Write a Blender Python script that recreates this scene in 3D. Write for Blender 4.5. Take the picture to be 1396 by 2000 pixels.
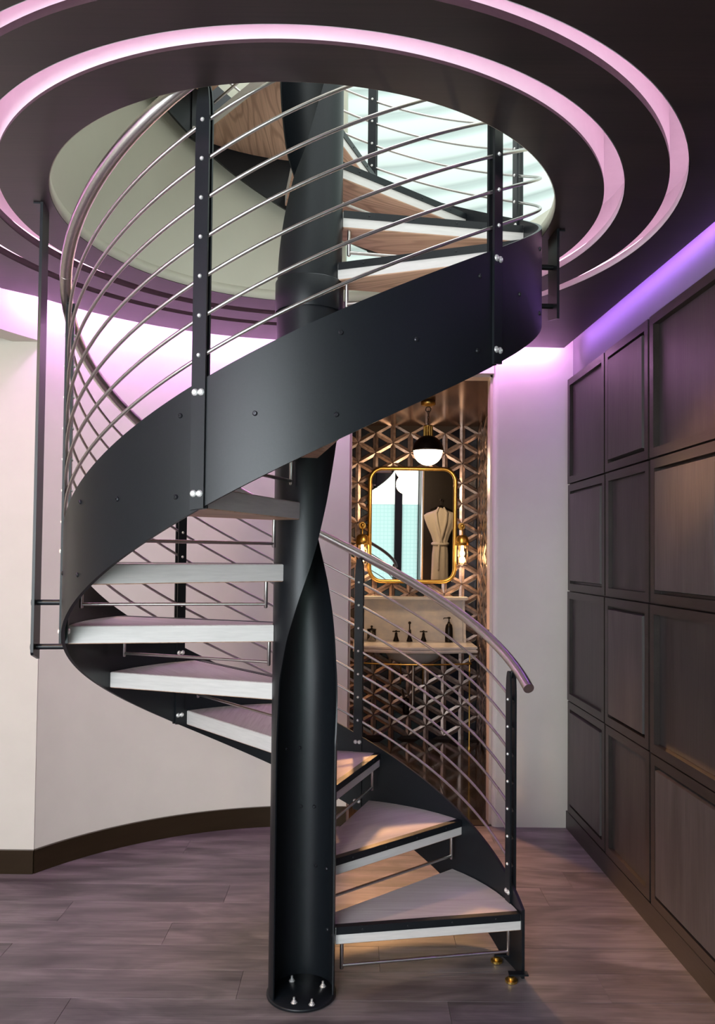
import bpy, math, random
from mathutils import Vector, Matrix
C = bpy.context.scene.collection
for o in list(bpy.data.objects): bpy.data.objects.remove(o, do_unlink=True)
R = math.radians; PI = math.pi
random.seed(7)

# ---------------------------------------------------------------- camera
FPX, CYP, PITCH, ROLL, EYE = 1552.1, 1037.12, R(1.7863), R(.5569), 1.654
cam_d = bpy.data.cameras.new('camera'); cam = bpy.data.objects.new('camera', cam_d); C.objects.link(cam)
cam_d.sensor_fit = 'HORIZONTAL'; cam_d.sensor_width = 36.0
cam_d.lens = FPX * 36.0 / 1396.0
cam_d.shift_y = (CYP - 1000.0) / 1396.0
cam_d.clip_start = .05; cam_d.clip_end = 100
zz = Vector((0, -math.sin(PITCH), math.cos(PITCH))); xx = Vector((1, 0, 0)); fw = Vector((0, math.cos(PITCH), math.sin(PITCH)))
rt_ = xx * math.cos(ROLL) + zz * math.sin(ROLL); up_ = -xx * math.sin(ROLL) + zz * math.cos(ROLL)
cam.matrix_world = Matrix(((rt_.x, up_.x, -fw.x, 0), (rt_.y, up_.y, -fw.y, 0), (rt_.z, up_.z, -fw.z, EYE), (0, 0, 0, 1)))
bpy.context.scene.camera = cam
# ---------------------------------------------------------------- world, exposure
w = bpy.data.worlds.new('world'); bpy.context.scene.world = w; w.use_nodes = True
bg = w.node_tree.nodes['Background']; bg.inputs[0].default_value = (.91, 1.0, .98, 1); bg.inputs[1].default_value = 1.7
vs = bpy.context.scene.view_settings
vs.view_transform = 'Standard'; vs.look = 'None'; vs.gamma = 1; vs.exposure = 0.0; vs.use_curve_mapping = False

def area(name, loc, target, sx, sy, power, col):
    d = bpy.data.lights.new(name, 'AREA'); d.shape = 'RECTANGLE'; d.size = sx; d.size_y = sy; d.energy = power; d.color = col
    o = bpy.data.objects.new(name, d); C.objects.link(o); o.location = loc
    o.rotation_euler = (Vector(target) - Vector(loc)).to_track_quat('-Z', 'Y').to_euler(); return o
def spot(name, loc, target, power, col, ang, blend=.6, size=.05):
    d = bpy.data.lights.new(name, 'SPOT'); d.energy = power; d.color = col; d.spot_size = R(ang); d.spot_blend = blend; d.shadow_soft_size = size
    o = bpy.data.objects.new(name, d); C.objects.link(o); o.location = loc
    o.rotation_euler = (Vector(target) - Vector(loc)).to_track_quat('-Z', 'Y').to_euler(); return o
area('window_daylight', (-1.55, -1.30, 1.75), (-.3, 3.4, 1.4), 2.3, 2.3, 200, (.88, .95, 1.0))
area('upper_daylight', (.3, 2.8, 5.4), (-.2, 3.2, 2.5), 2.0, 2.0, 42, (.92, .98, 1.0))
spot('warm_downlight', (-1.5, 1.7, 2.8), (-2.0, 4.1, 1.0), 58, (1, .68, .36), 80)
spot('warm_downlight', (-2.5, 1.5, 2.7), (-1.1, 2.85, 1.3), 190, (1, .56, .22), 34, 1.0)
spot('warm_downlight', (.35, 1.9, 2.85), (1.36, 3.12, 2.06), 300, (1, .5, .18), 20, 1.0)  # added unseen spot that warms the right wall panelling
spot('bathroom_spill_light', (.0, 6.4, 2.45), (.25, 3.45, .0), 330, (1, .50, .2), 50, .35, .12)

# ---------------------------------------------------------------- materials
def srgb(r, g, b):
    f = lambda c: (c / 255 / 12.92) if c / 255 <= .04045 else ((c / 255 + .055) / 1.055) ** 2.4
    return (f(r), f(g), f(b), 1)
def mat(name, col, rough=.5, metal=0., noise=0., scale=(8, 8, 8), bump=0., col2=None, coat=0., spec=.5, detail=4, rnd=0., island=False):
    m = bpy.data.materials.new(name); m.use_nodes = True; nt = m.node_tree; b = nt.nodes['Principled BSDF']
    b.inputs['Base Color'].default_value = col; b.inputs['Roughness'].default_value = rough; b.inputs['Metallic'].default_value = metal
    b.inputs['Coat Weight'].default_value = coat; b.inputs['Specular IOR Level'].default_value = spec
    if noise or bump or rnd:
        tc = nt.nodes.new('ShaderNodeTexCoord'); mp = nt.nodes.new('ShaderNodeMapping'); mp.inputs['Scale'].default_value = scale
        nz = nt.nodes.new('ShaderNodeTexNoise'); nz.inputs['Scale'].default_value = 1; nz.inputs['Detail'].default_value = detail; nz.inputs['Roughness'].default_value = .6
        oi = nt.nodes.new('ShaderNodeObjectInfo'); va = nt.nodes.new('ShaderNodeVectorMath'); va.operation = 'SCALE'; va.inputs[0].default_value = (37, 11, 23)
        nt.links.new(oi.outputs['Random'], va.inputs['Scale'])
        nt.links.new(tc.outputs['Object'], mp.inputs['Vector']); nt.links.new(va.outputs[0], mp.inputs['Location'])
        nt.links.new(mp.outputs['Vector'], nz.inputs['Vector'])
        mx = nt.nodes.new('ShaderNodeMix'); mx.data_type = 'RGBA'
        cr = nt.nodes.new('ShaderNodeMapRange'); cr.inputs[1].default_value = .5 - .25; cr.inputs[2].default_value = .5 + .25
        nt.links.new(nz.outputs['Fac'], cr.inputs[0])
        c2 = col2 or tuple(c * (1 - noise) for c in col[:3]) + (1,)
        mx.inputs[6].default_value = col; mx.inputs[7].default_value = c2
        nt.links.new(cr.outputs[0], mx.inputs[0])
        out = mx.outputs[2]
        if rnd:
            hs = nt.nodes.new('ShaderNodeHueSaturation'); mr = nt.nodes.new('ShaderNodeMapRange')
            mr.inputs[3].default_value = 1 - rnd; mr.inputs[4].default_value = 1 + rnd
            src = oi.outputs['Random']
            if island:
                ge = nt.nodes.new('ShaderNodeNewGeometry'); ad = nt.nodes.new('ShaderNodeMath'); ad.operation = 'ADD'; fr = nt.nodes.new('ShaderNodeMath'); fr.operation = 'FRACT'
                nt.links.new(src, ad.inputs[0]); nt.links.new(ge.outputs['Random Per Island'], ad.inputs[1]); nt.links.new(ad.outputs[0], fr.inputs[0]); src = fr.outputs[0]
            nt.links.new(src, mr.inputs[0]); nt.links.new(mr.outputs[0], hs.inputs['Value']); nt.links.new(out, hs.inputs['Color']); out = hs.outputs[0]
        nt.links.new(out, b.inputs['Base Color'])
        if bump:
            bp = nt.nodes.new('ShaderNodeBump'); bp.inputs['Strength'].default_value = bump; bp.inputs['Distance'].default_value = .002
            nt.links.new(nz.outputs['Fac'], bp.inputs['Height']); nt.links.new(bp.outputs[0], b.inputs['Normal'])
    return m
def emit(name, col, strength):
    m = bpy.data.materials.new(name); m.use_nodes = True; nt = m.node_tree; b = nt.nodes['Principled BSDF']
    b.inputs['Base Color'].default_value = (.8, .8, .8, 1); b.inputs['Emission Color'].default_value = col; b.inputs['Emission Strength'].default_value = strength; return m
def wood(name, c1, c2, c3, axis, rough=.5, rnd=.06, sc=1.0, bump=.2, rings=0., knots=0.):
    """long grain along the given axis: stretched noise mixed with fine streaks"""
    m = bpy.data.materials.new(name); m.use_nodes = True; nt = m.node_tree; b = nt.nodes['Principled BSDF']; N = nt.nodes.new; L = nt.links.new
    b.inputs['Roughness'].default_value = rough
    tc = N('ShaderNodeTexCoord'); oi = N('ShaderNodeObjectInfo'); va = N('ShaderNodeVectorMath'); va.operation = 'SCALE'; va.inputs[0].default_value = (37, 41, 23)
    L(oi.outputs['Random'], va.inputs['Scale'])
    def nz(s_along, s_across, d, dist=0.):
        mp = N('ShaderNodeMapping'); s = [s_across * sc] * 3; s[axis] = s_along * sc; mp.inputs['Scale'].default_value = s
        L(tc.outputs['Object'], mp.inputs['Vector']); L(va.outputs[0], mp.inputs['Location'])
        n = N('ShaderNodeTexNoise'); n.inputs['Scale'].default_value = 1; n.inputs['Detail'].default_value = d; n.inputs['Distortion'].default_value = dist
        L(mp.outputs[0], n.inputs['Vector']); return n
    n1 = nz(1.2, 9, 5, .8); n2 = nz(4, 150, 3)
    r1 = N('ShaderNodeValToRGB'); r1.color_ramp.elements[0].position = .32; r1.color_ramp.elements[1].position = .68
    r1.color_ramp.elements[0].color = c1; r1.color_ramp.elements[1].color = c2; L(n1.outputs['Fac'], r1.inputs[0])
    r2 = N('ShaderNodeMapRange'); r2.inputs[1].default_value = .45; r2.inputs[2].default_value = .75; r2.inputs[4].default_value = .55; L(n2.outputs['Fac'], r2.inputs[0])
    mx = N('ShaderNodeMix'); mx.data_type = 'RGBA'; L(r2.outputs[0], mx.inputs[0]); L(r1.outputs[0], mx.inputs[6]); mx.inputs[7].default_value = c3
    out = mx.outputs[2]
    if rings:
        mp = N('ShaderNodeMapping'); s = [14.] * 3; s[axis] = 2.2; mp.inputs['Scale'].default_value = s; L(tc.outputs['Object'], mp.inputs['Vector']); L(va.outputs[0], mp.inputs['Location'])
        wn_ = N('ShaderNodeTexNoise'); wn_.inputs['Scale'].default_value = .45; wn_.inputs['Detail'].default_value = 1.5; m1 = N('ShaderNodeMath'); m1.operation = 'MULTIPLY'; m1.inputs[1].default_value = 70; wv = N('ShaderNodeMath'); wv.operation = 'SINE'; L(wn_.outputs['Fac'], m1.inputs[0]); L(m1.outputs[0], wv.inputs[0])
        L(mp.outputs[0], wn_.inputs['Vector']); m2 = N('ShaderNodeMix'); m2.data_type = 'RGBA'
        mr = N('ShaderNodeMapRange'); mr.inputs[1].default_value = .3; mr.inputs[4].default_value = rings; L(wv.outputs[0], mr.inputs[0])
        L(mr.outputs[0], m2.inputs[0]); L(out, m2.inputs[6]); m2.inputs[7].default_value = c3; out = m2.outputs[2]
    if knots:
        mp = N('ShaderNodeMapping'); s = [5.] * 3; s[axis] = 1.6; mp.inputs['Scale'].default_value = s; L(tc.outputs['Object'], mp.inputs['Vector']); L(va.outputs[0], mp.inputs['Location'])
        nb = N('ShaderNodeTexNoise'); nb.inputs['Scale'].default_value = 1.1; nb.inputs['Detail'].default_value = 6; nb.inputs['Distortion'].default_value = 1.5; L(mp.outputs[0], nb.inputs['Vector'])
        mrb = N('ShaderNodeMapRange'); mrb.inputs[1].default_value = .35; mrb.inputs[2].default_value = .65; mrb.inputs[3].default_value = .66; mrb.inputs[4].default_value = 1.32; L(nb.outputs['Fac'], mrb.inputs[0])
        vo = N('ShaderNodeTexVoronoi'); vo.inputs['Scale'].default_value = 1.0; L(mp.outputs[0], vo.inputs['Vector'])
        mrk = N('ShaderNodeMapRange'); mrk.inputs[1].default_value = .03; mrk.inputs[2].default_value = .16; mrk.inputs[3].default_value = 1 - knots; mrk.inputs[4].default_value = 1.; L(vo.outputs['Distance'], mrk.inputs[0])
        mm = N('ShaderNodeMath'); mm.operation = 'MULTIPLY'; L(mrb.outputs[0], mm.inputs[0]); L(mrk.outputs[0], mm.inputs[1])
        vm = N('ShaderNodeVectorMath'); vm.operation = 'SCALE'; L(out, vm.inputs[0]); L(mm.outputs[0], vm.inputs['Scale']); out = vm.outputs[0]
    hs = N('ShaderNodeHueSaturation'); mr = N('ShaderNodeMapRange'); mr.inputs[3].default_value = 1 - rnd; mr.inputs[4].default_value = 1 + rnd
    L(oi.outputs['Random'], mr.inputs[0]); L(mr.outputs[0], hs.inputs['Value']); L(out, hs.inputs['Color']); L(hs.outputs[0], b.inputs['Base Color'])
    bp = N('ShaderNodeBump'); bp.inputs['Strength'].default_value = bump; bp.inputs['Distance'].default_value = .0015; L(n2.outputs['Fac'], bp.inputs['Height']); L(bp.outputs[0], b.inputs['Normal'])
    return m
M = dict(
    plaster=mat('cream_plaster', (.70, .65, .57, 1), .8, noise=.06, scale=(5, 5, 5), bump=.15),
    white=mat('white_paint', (.8, .78, .78, 1), .6, noise=.05, scale=(20, 20, 20), bump=.1),
    blackmetal=mat('black_powder_coated_steel', (.0085, .0105, .0135, 1), .38, noise=.3, scale=(150, 150, 150), bump=.06, spec=.38),
    steel=mat('brushed_steel', (.66, .62, .59, 1), .3, 1., noise=.15, scale=(90, 90, 90)),
    bolt=mat('bolt_steel', (.85, .83, .81, 1), .45, .7),
    boltdark=mat('dark_bolt', (.03, .03, .035, 1), .35, .6),
    tread_edge=mat('whitewashed_oak_edge', (.74, .70, .67, 1), .5, noise=.16, scale=(9, 9, 120), bump=.15, rnd=.04),
    tread_under=wood('natural_oak_underside', (.70, .45, .31, 1), (.60, .38, .26, 1), (.34, .19, .12, 1), 0, .55, .05, .8, .2, .6),
    tread=wood('whitewashed_oak', (.70, .64, .61, 1), (.60, .54, .52, 1), (.46, .38, .36, 1), 0, .5, .05, 1.0, .2, .18),
    floor=wood('dark_grey_oak', (.215, .182, .178, 1), (.122, .102, .102, 1), (.068, .055, .055, 1), 0, .4, .06, 1.0, .3, .15, .35),
    ceil=wood('dark_stained_veneer', (.030, .018, .017, 1), (.019, .012, .012, 1), (.012, .008, .008, 1), 0, .42, .02, .8, .1),
    panel=wood('wenge_panel', (.046, .036, .034, 1), (.030, .023, .022, 1), (.014, .010, .010, 1), 2, .42, .10, 1.3, .3),
    panel_raised=wood('weathered_wenge_panel', (.078, .064, .062, 1), (.050, .041, .040, 1), (.026, .02, .02, 1), 2, .45, .08, 1.3, .3),
    panelfr=wood('wenge_frame', (.034, .023, .020, 1), (.022, .015, .013, 1), (.012, .008, .007, 1), 1, .38, .06, 1.2, .2),
    bronze=mat('dark_bronze_skirting', (.05, .032, .016, 1), .28, .5, noise=.2, scale=(4, 4, 30)),
    brass=mat('brass', (.80, .52, .14, 1), .33, 1., noise=.1, scale=(30, 30, 30)),
    marble=mat('white_marble', (.78, .72, .66, 1), .2, noise=.3, scale=(7, 7, 12), col2=(.5, .5, .55, 1), detail=8),
    porcelain=mat('porcelain', (.6, .6, .62, 1), .15, coat=.5),
    dark=mat('blackened_bronze', (.02, .016, .014, 1), .3, .7),
    tilestrip=mat('antique_mirror_glass', (.46, .36, .33, 1), .28, .7, noise=.6, scale=(28, 28, 28), col2=(.2, .13, .11, 1), bump=.3, rnd=.35, island=True),
    tiletri=mat('midnight_blue_glass', (.006, .007, .018, 1), .22, 0., noise=.5, scale=(12, 12, 12), coat=.15, rnd=.5),
    grout=mat('dark_grout', (.03, .022, .02, 1), .7),
    bathfloor=mat('polished_brown_stone', (.05, .03, .015, 1), .1, noise=.5, scale=(5, 5, 5), coat=.3),
    bathceil=mat('brown_gloss_plaster', (.085, .045, .035, 1), .16, noise=.2, scale=(40, 40, 40), bump=.2),
    darkwall=mat('dark_brown_paint', (.014, .010, .010, 1), .5),
    bathwall=mat('warm_brown_plaster', (.2, .13, .09, 1), .6, noise=.1),
    robe=mat('cream_cotton_towelling', (.9, .86, .78, 1), .9, noise=.1, scale=(120, 120, 120), bump=.6),
    mirror=mat('mirror_silver', (.93, .93, .93, 1), .01, 1.),
    slab=mat('cream_green_plaster', (.6, .58, .47, 1), .8, noise=.05, scale=(4, 4, 4)),
    frame=mat('charcoal_window_frame', (.03, .035, .04, 1), .4),
)
M['ledpink'] = emit('pink_led', (1, .52, .80, 1), 8)
M['ledviolet'] = emit('magenta_led', (.84, .38, 1, 1), 100)
M['ledblue'] = emit('violet_led', (.46, .20, 1, 1), 42)
M['bulb'] = emit('warm_bulb', (1, .62, .25, 1), 30)
M['opal'] = emit('opal_glass_lit', (1, .86, .66, 1), 6)
def glass(name, col, rough=0.):
    m = bpy.data.materials.new(name); m.use_nodes = True; b = m.node_tree.nodes['Principled BSDF']
    b.inputs['Base Color'].default_value = col; b.inputs['Transmission Weight'].default_value = 1; b.inputs['Roughness'].default_value = rough; b.inputs['IOR'].default_value = 1.45; return m
M['glass'] = glass('clear_glass', (1, .97, .9, 1))
def frosted():
    m = bpy.data.materials.new('patterned_frosted_film'); m.use_nodes = True; nt = m.node_tree; N = nt.nodes.new; L = nt.links.new
    b = nt.nodes['Principled BSDF']; out = nt.nodes['Material Output']
    tr = N('ShaderNodeBsdfTranslucent'); mx = N('ShaderNodeMixShader'); mx.inputs[0].default_value = .95
    tc = N('ShaderNodeTexCoord'); vo = N('ShaderNodeTexVoronoi'); vo.feature = 'DISTANCE_TO_EDGE'; vo.inputs['Scale'].default_value = 13; vo.inputs['Randomness'].default_value = 0
    cr = N('ShaderNodeValToRGB'); cr.color_ramp.elements[0].position = .06; cr.color_ramp.elements[1].position = .2; cr.color_ramp.elements[0].color = (.66, .8, .78, 1); cr.color_ramp.elements[1].color = (.97, 1, .99, 1)
    L(tc.outputs['Object'], vo.inputs['Vector']); L(vo.outputs['Distance'], cr.inputs[0]); L(cr.outputs[0], tr.inputs[0]); L(cr.outputs[0], b.inputs['Base Color'])
    L(b.outputs[0], mx.inputs[1]); L(tr.outputs[0], mx.inputs[2]); L(mx.outputs[0], out.inputs[0]); return m
M['frosted'] = frosted()
def blindmat():
    m = bpy.data.materials.new('translucent_blind_fabric'); m.use_nodes = True; nt = m.node_tree; N = nt.nodes.new; L = nt.links.new
    b = nt.nodes['Principled BSDF']; out = nt.nodes['Material Output']; b.inputs['Base Color'].default_value = (.6, .65, .62, 1); b.inputs['Roughness'].default_value = .8
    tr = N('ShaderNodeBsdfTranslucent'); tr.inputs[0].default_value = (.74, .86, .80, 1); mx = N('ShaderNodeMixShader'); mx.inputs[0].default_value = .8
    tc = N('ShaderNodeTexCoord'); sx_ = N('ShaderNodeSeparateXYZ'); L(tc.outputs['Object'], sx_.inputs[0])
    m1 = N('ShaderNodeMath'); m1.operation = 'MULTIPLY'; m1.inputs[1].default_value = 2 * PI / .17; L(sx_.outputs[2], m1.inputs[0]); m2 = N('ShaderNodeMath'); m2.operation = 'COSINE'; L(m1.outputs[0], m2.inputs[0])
    cr = N('ShaderNodeValToRGB'); e = cr.color_ramp.elements; e[0].position = .1; e[1].position = .95; e[0].color = (.72, .80, .76, 1); e[1].color = (.50, .57, .55, 1); L(m2.outputs[0], cr.inputs[0]); L(cr.outputs[0], tr.inputs[0])  # overlap bands at the folds, with fold shading put into the fabric colour
    L(b.outputs[0], mx.inputs[1]); L(tr.outputs[0], mx.inputs[2]); L(mx.outputs[0], out.inputs[0]); return m
M['blind'] = blindmat()

# ---------------------------------------------------------------- mesh helpers
class MB:
    def __init__(s): s.v = []; s.f = []; s.sm = []
    def add(s, vs, fs, smooth=False):
        n = len(s.v); s.v += [tuple(v) for v in vs]; s.f += [tuple(i + n for i in f) for f in fs]; s.sm += [smooth] * len(fs); return s
    def box(s, c, d, mtx=None):
        x, y, z = d[0] / 2, d[1] / 2, d[2] / 2; c = Vector(c)
        vs = [Vector(p) for p in ((-x, -y, -z), (x, -y, -z), (x, y, -z), (-x, y, -z), (-x, -y, z), (x, -y, z), (x, y, z), (-x, y, z))]
        if mtx: vs = [mtx @ v for v in vs]
        return s.add([v + c for v in vs], [(0, 3, 2, 1), (4, 5, 6, 7), (0, 1, 5, 4), (1, 2, 6, 5), (2, 3, 7, 6), (3, 0, 4, 7)])
    def bbox(s, a, b): return s.box([(a[i] + b[i]) / 2 for i in range(3)], [abs(b[i] - a[i]) for i in range(3)])
    def prism(s, pts, z0, z1, smooth=False):
        n = len(pts); return s.add([(p[0], p[1], z0) for p in pts] + [(p[0], p[1], z1) for p in pts],
            [tuple(range(n))[::-1], tuple(range(n, 2 * n))] + [(i, (i + 1) % n, n + (i + 1) % n, n + i) for i in range(n)], smooth)
    def tube(s, path, r, seg=10, cap=True, closed=False):
        P = [Vector(p) for p in path]; n = len(P); vs = []; fs = []; pn = None
        for i, p in enumerate(P):
            if closed: t = (P[(i + 1) % n] - P[i - 1]).normalized()
            else: t = (P[min(i + 1, n - 1)] - P[max(i - 1, 0)]).normalized()
            if pn is None: pn = t.orthogonal().normalized()
            pn = (pn - t * pn.dot(t)).normalized(); bn = t.cross(pn); rr = r[i] if isinstance(r, (list, tuple)) else r
            vs += [p + (pn * math.cos(2 * PI * k / seg) + bn * math.sin(2 * PI * k / seg)) * rr for k in range(seg)]
        m = n if closed else n - 1
        for i in range(m):
            j = (i + 1) % n
            fs += [(i * seg + k, i * seg + (k + 1) % seg, j * seg + (k + 1) % seg, j * seg + k) for k in range(seg)]
        s.add(vs, fs, True)
        if cap and not closed:
            s.add(vs[:seg], [tuple(range(seg))[::-1]]); s.add(vs[-seg:], [tuple(range(seg))])
        return s
    def rev(s, prof, c=(0, 0, 0), seg=24, smooth=True, a0=0, a1=360):
        full = (a1 - a0 >= 360); n = seg if full else seg + 1; vs = []
        for r, z in prof:
            for k in range(n):
                a = R(a0 + (a1 - a0) * k / seg); vs.append((c[0] + r * math.cos(a), c[1] + r * math.sin(a), c[2] + z))
        fs = []
        for i in range(len(prof) - 1):
            for k in range(n if full else n - 1): fs.append((i * n + k, i * n + (k + 1) % n, (i + 1) * n + (k + 1) % n, (i + 1) * n + k))
        return s.add(vs, fs, smooth)
    def ribbon(s, rings, closed=False, smooth=True):
        """rings: list of 4-point sections joined along a sweep"""
        k = len(rings[0]); vs = [p for r in rings for p in r]; fs = []; n = len(rings)
        for i in range(n if closed else n - 1):
            j = (i + 1) % n
            for a in range(k): fs.append((i * k + a, i * k + (a + 1) % k, j * k + (a + 1) % k, j * k + a))
        # separate the four sides so the long edges stay crisp
        for a in range(k):
            vv = [r[a] for r in rings] + [r[(a + 1) % k] for r in rings]
            ff = [(i, i + n, (i + 1) % n + n, (i + 1) % n) for i in range(n if closed else n - 1)]
            s.add(vv, ff, smooth)
        if not closed:
            s.add(rings[0], [tuple(range(k))]); s.add(rings[-1], [tuple(range(k))[::-1]])
        return s
    def build(s, name, m, parent=None, loc=None):
        me = bpy.data.meshes.new(name); off = Vector((0, 0, 0))
        p = parent
        if parent is not None: off = worldloc(parent)
        if loc is not None: off = Vector(loc)
        me.from_pydata([Vector(v) - off for v in s.v], [], s.f); me.polygons.foreach_set('use_smooth', s.sm); me.materials.append(m); me.update()
        o = bpy.data.objects.new(name, me); C.objects.link(o)
        if loc is not None: o.location = Vector(loc) - (worldloc(parent) if parent is not None else Vector((0, 0, 0)))
        if parent is not None: o.parent = parent
        o['wl'] = tuple(off); return o
def worldloc(o): return Vector(o['wl']) if 'wl' in o else Vector(o.location)
def thing(name, label, cat, loc=(0, 0, 0), group=None):
    o = bpy.data.objects.new(name, None); C.objects.link(o); o.location = loc; o.empty_display_size = .05; o['wl'] = tuple(loc)
    o['label'] = label; o['category'] = cat
    if group: o['group'] = group
    return o
def tag(o, label, cat, group=None):
    o['label'] = label; o['category'] = cat
    if group: o['group'] = group
    return o
def struct(o, label=None):
    o['kind'] = 'structure'
    if label: o['label'] = label
    return o
def inst(o, parent, loc, rot=(0, 0, 0), name=None):
    c = o.copy(); C.objects.link(c); c.parent = parent; c.location = loc; c.rotation_euler = rot; return c
def pol(r, az, z, c): a = R(az); return Vector((c[0] + r * math.cos(a), c[1] + r * math.sin(a), z))

AX = (-.1947, 3.05)          # stair axis
HC = (-.207, 3.05)           # centre of the round opening
H1, Z1, DT = .2289, .0182, 29.97
SL = H1 / DT
ZC = 2.935                   # underside of the dark ceiling
SLAB = 3.13
ztop = lambda a: .203 + SL * a
zbot = lambda a: max(0.0, -.157 + SL * a)
zrail = lambda a: 1.08 + SL * a

# ================================================================ SETTING
FRONT, LEFT = -1.5, -3.0
# floor: base slab and planks running left to right
fl = MB().bbox((LEFT, FRONT, -.08), (1.6, 5.03, -.014)).build('floor', M['grout']); struct(fl, 'dark grey-brown oak plank floor')
row = 0; y = FRONT
PW = .205
lens = [1.25, 1.55, 1.4, 1.7]
meshcache = {}
while y < 5.02:
    y1 = min(y + PW, 5.03); x = LEFT - random.random() * 1.2
    while x < 1.6:
        L_ = random.choice(lens); a = max(x, LEFT); b = min(x + L_, 1.6)
        if b - a > .03:
            m_ = MB(); d = .0004; h = random.uniform(-.0005, 0)
            X0, X1, Y0, Y1 = a + d, b - d, y + d, y1 - d; bv = .0008
            m_.add([(X0, Y0, -.014), (X1, Y0, -.014), (X1, Y1, -.014), (X0, Y1, -.014), (X0, Y0, h - bv), (X1, Y0, h - bv), (X1, Y1, h - bv), (X0, Y1, h - bv),
                    (X0 + bv, Y0 + bv, h), (X1 - bv, Y0 + bv, h), (X1 - bv, Y1 - bv, h), (X0 + bv, Y1 - bv, h)],
                   [(0, 1, 5, 4), (1, 2, 6, 5), (2, 3, 7, 6), (3, 0, 4, 7), (4, 5, 9, 8), (5, 6, 10, 9), (6, 7, 11, 10), (7, 4, 8, 11), (8, 9, 10, 11)])
            m_.build('plank', M['floor'], fl, loc=(a, y, 0))
        x += L_
    y = y1
# curved wall behind the stair
WC = (-.25, 3.25); WR = 1.675
def arcwall(r0, r1, a0, a1, z0, z1, c, n=48):
    return [[pol(r0, a0 + (a1 - a0) * i / n, z0, c), pol(r1, a0 + (a1 - a0) * i / n, z0, c), pol(r1, a0 + (a1 - a0) * i / n, z1, c), pol(r0, a0 + (a1 - a0) * i / n, z1, c)] for i in range(n + 1)]
AW = 147.3    # the arc meets the flat left wall here
mb = MB().ribbon(arcwall(WR, WR + .14, 90, AW, 0, SLAB, WC)); mb.ribbon(arcwall(WR, WR + .14, AW, 180, 2.765, SLAB, WC)); mb.bbox((WC[0] - WR - .14, FRONT, 2.765), (WC[0] - WR, WC[1], SLAB))
wl = struct(mb.build('wall_curved', M['plaster']), 'cream plaster wall curving around the back of the stair')
ex, ey = pol(WR, AW, 0, WC)[:2]
flw = struct(MB().bbox((LEFT, ey, 0), (ex + .004, ey + .14, 2.79)).build('wall_left', M['plaster']), 'flat cream wall left of the curved wall')
sf = struct(MB().bbox((LEFT, FRONT, 2.765), (WC[0] - WR - .1, ey + .1, 2.80)).build('trim_1', M['plaster']), 'underside of the step in the left wall')
# skirting
mb = MB().ribbon(arcwall(WR - .014, WR - .0005, 90, AW, 0.001, .115, WC)); mb.ribbon(arcwall(WR - .017, WR - .0005, 90, AW, .115, .121, WC))
struct(mb.build('baseboard_curved', M['bronze']), 'dark bronze skirting following the curved wall')
mb = MB().bbox((LEFT, ey - .0145, .001), (ex + .006, ey + .012, .115)); mb.bbox((LEFT, ey - .0175, .115), (ex + .008, ey + .012, .121))
struct(mb.build('baseboard_left', M['bronze']), 'bronze skirting on the flat left wall')
YW = WC[1] + WR   # 4.925 back wall plane
DL, DR, DH = -.053, .842, 2.80
mb = MB().bbox((WC[0], YW, 0), (DL, YW + .15, SLAB)); mb.bbox((DL, YW, DH), (DR, YW + .15, SLAB))
# right pier with a rounded corner
pts = [(DR + .03, YW + .15), (1.36, YW + .15), (1.36, YW)] + [(DR + .03 + .03 * math.cos(R(a)), YW + .03 + .03 * math.sin(R(a))) for a in (270, 250, 230, 210, 190, 180)] + [(DR, YW + .15)]
mb.prism(pts, 0, SLAB)
struct(mb.build('wall_back', M['plaster']), 'cream wall around the bathroom doorway')
struct(MB().bbox((WC[0] - .1, YW - .012, .001), (DL, YW - .0005, .118)).build('baseboard_back', M['bronze']), 'bronze skirting left of the bathroom doorway')
# door lining
dt = MB().bbox((DR - .014, YW + .045, 0), (DR, YW + .15, DH)); dt.bbox((DL, YW + .045, DH - .014), (DR, YW + .15, DH)); dt.bbox((DL, YW + .045, 0), (DL + .014, YW + .15, DH))
dtr = struct(dt.build('trim_2', mat('cream_gloss', (.62, .52, .42, 1), .35)), 'pale door lining of the bathroom doorway')
MB().bbox((DR - .0165, YW + .06, 1.13), (DR - .0138, YW + .10, 1.20)).build('strike_plate', M['boltdark'], dtr)
# outer shell
struct(MB().bbox((LEFT - .12, FRONT, 0), (LEFT, ey + .14, SLAB)).build('wall_far_left', M['plaster']))
def ray_poly(c, az, poly):
    d = Vector((math.cos(R(az)), math.sin(R(az)))); best = 99
    for i in range(len(poly)):
        p = Vector(poly[i]); q = Vector(poly[(i + 1) % len(poly)]); e = q - p; den = d.x * e.y - d.y * e.x
        if abs(den) < 1e-9: continue
        w_ = p - Vector(c); t = (w_.x * e.y - w_.y * e.x) / den; u = (w_.x * d.y - w_.y * d.x) / den
        if t > 0 and -1e-6 <= u <= 1 + 1e-6: best = min(best, t)
    return best
def plate(mb, r0, outer, z0, z1, n=192, c=HC):
    azs = sorted(set([360 * i / n for i in range(n)]))
    if callable(outer):
        extra = []
        for p in outer.pts: extra.append(math.degrees(math.atan2(p[1] - c[1], p[0] - c[0])) % 360)
        azs = sorted(set(azs + extra))
    rings = []
    for a in azs:
        ro = outer(a) if callable(outer) else outer
        rings.append([pol(r0, a, z0, c), pol(ro, a, z0, c), pol(ro, a, z1, c), pol(r0, a, z1, c)])
    k = len(rings)
    for a_, b_, sm in ((0, 1, False), (1, 2, False), (2, 3, False), (3, 0, True)):
        vv = [r[a_] for r in rings] + [r[b_] for r in rings]
        mb.add(vv, [(i, i + k, (i + 1) % k + k, (i + 1) % k) for i in range(k)], sm)
    return mb
class Outer:
    def __init__(s, pts): s.pts = pts
    def __call__(s, a): return ray_poly(HC, a, s.pts)
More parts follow.
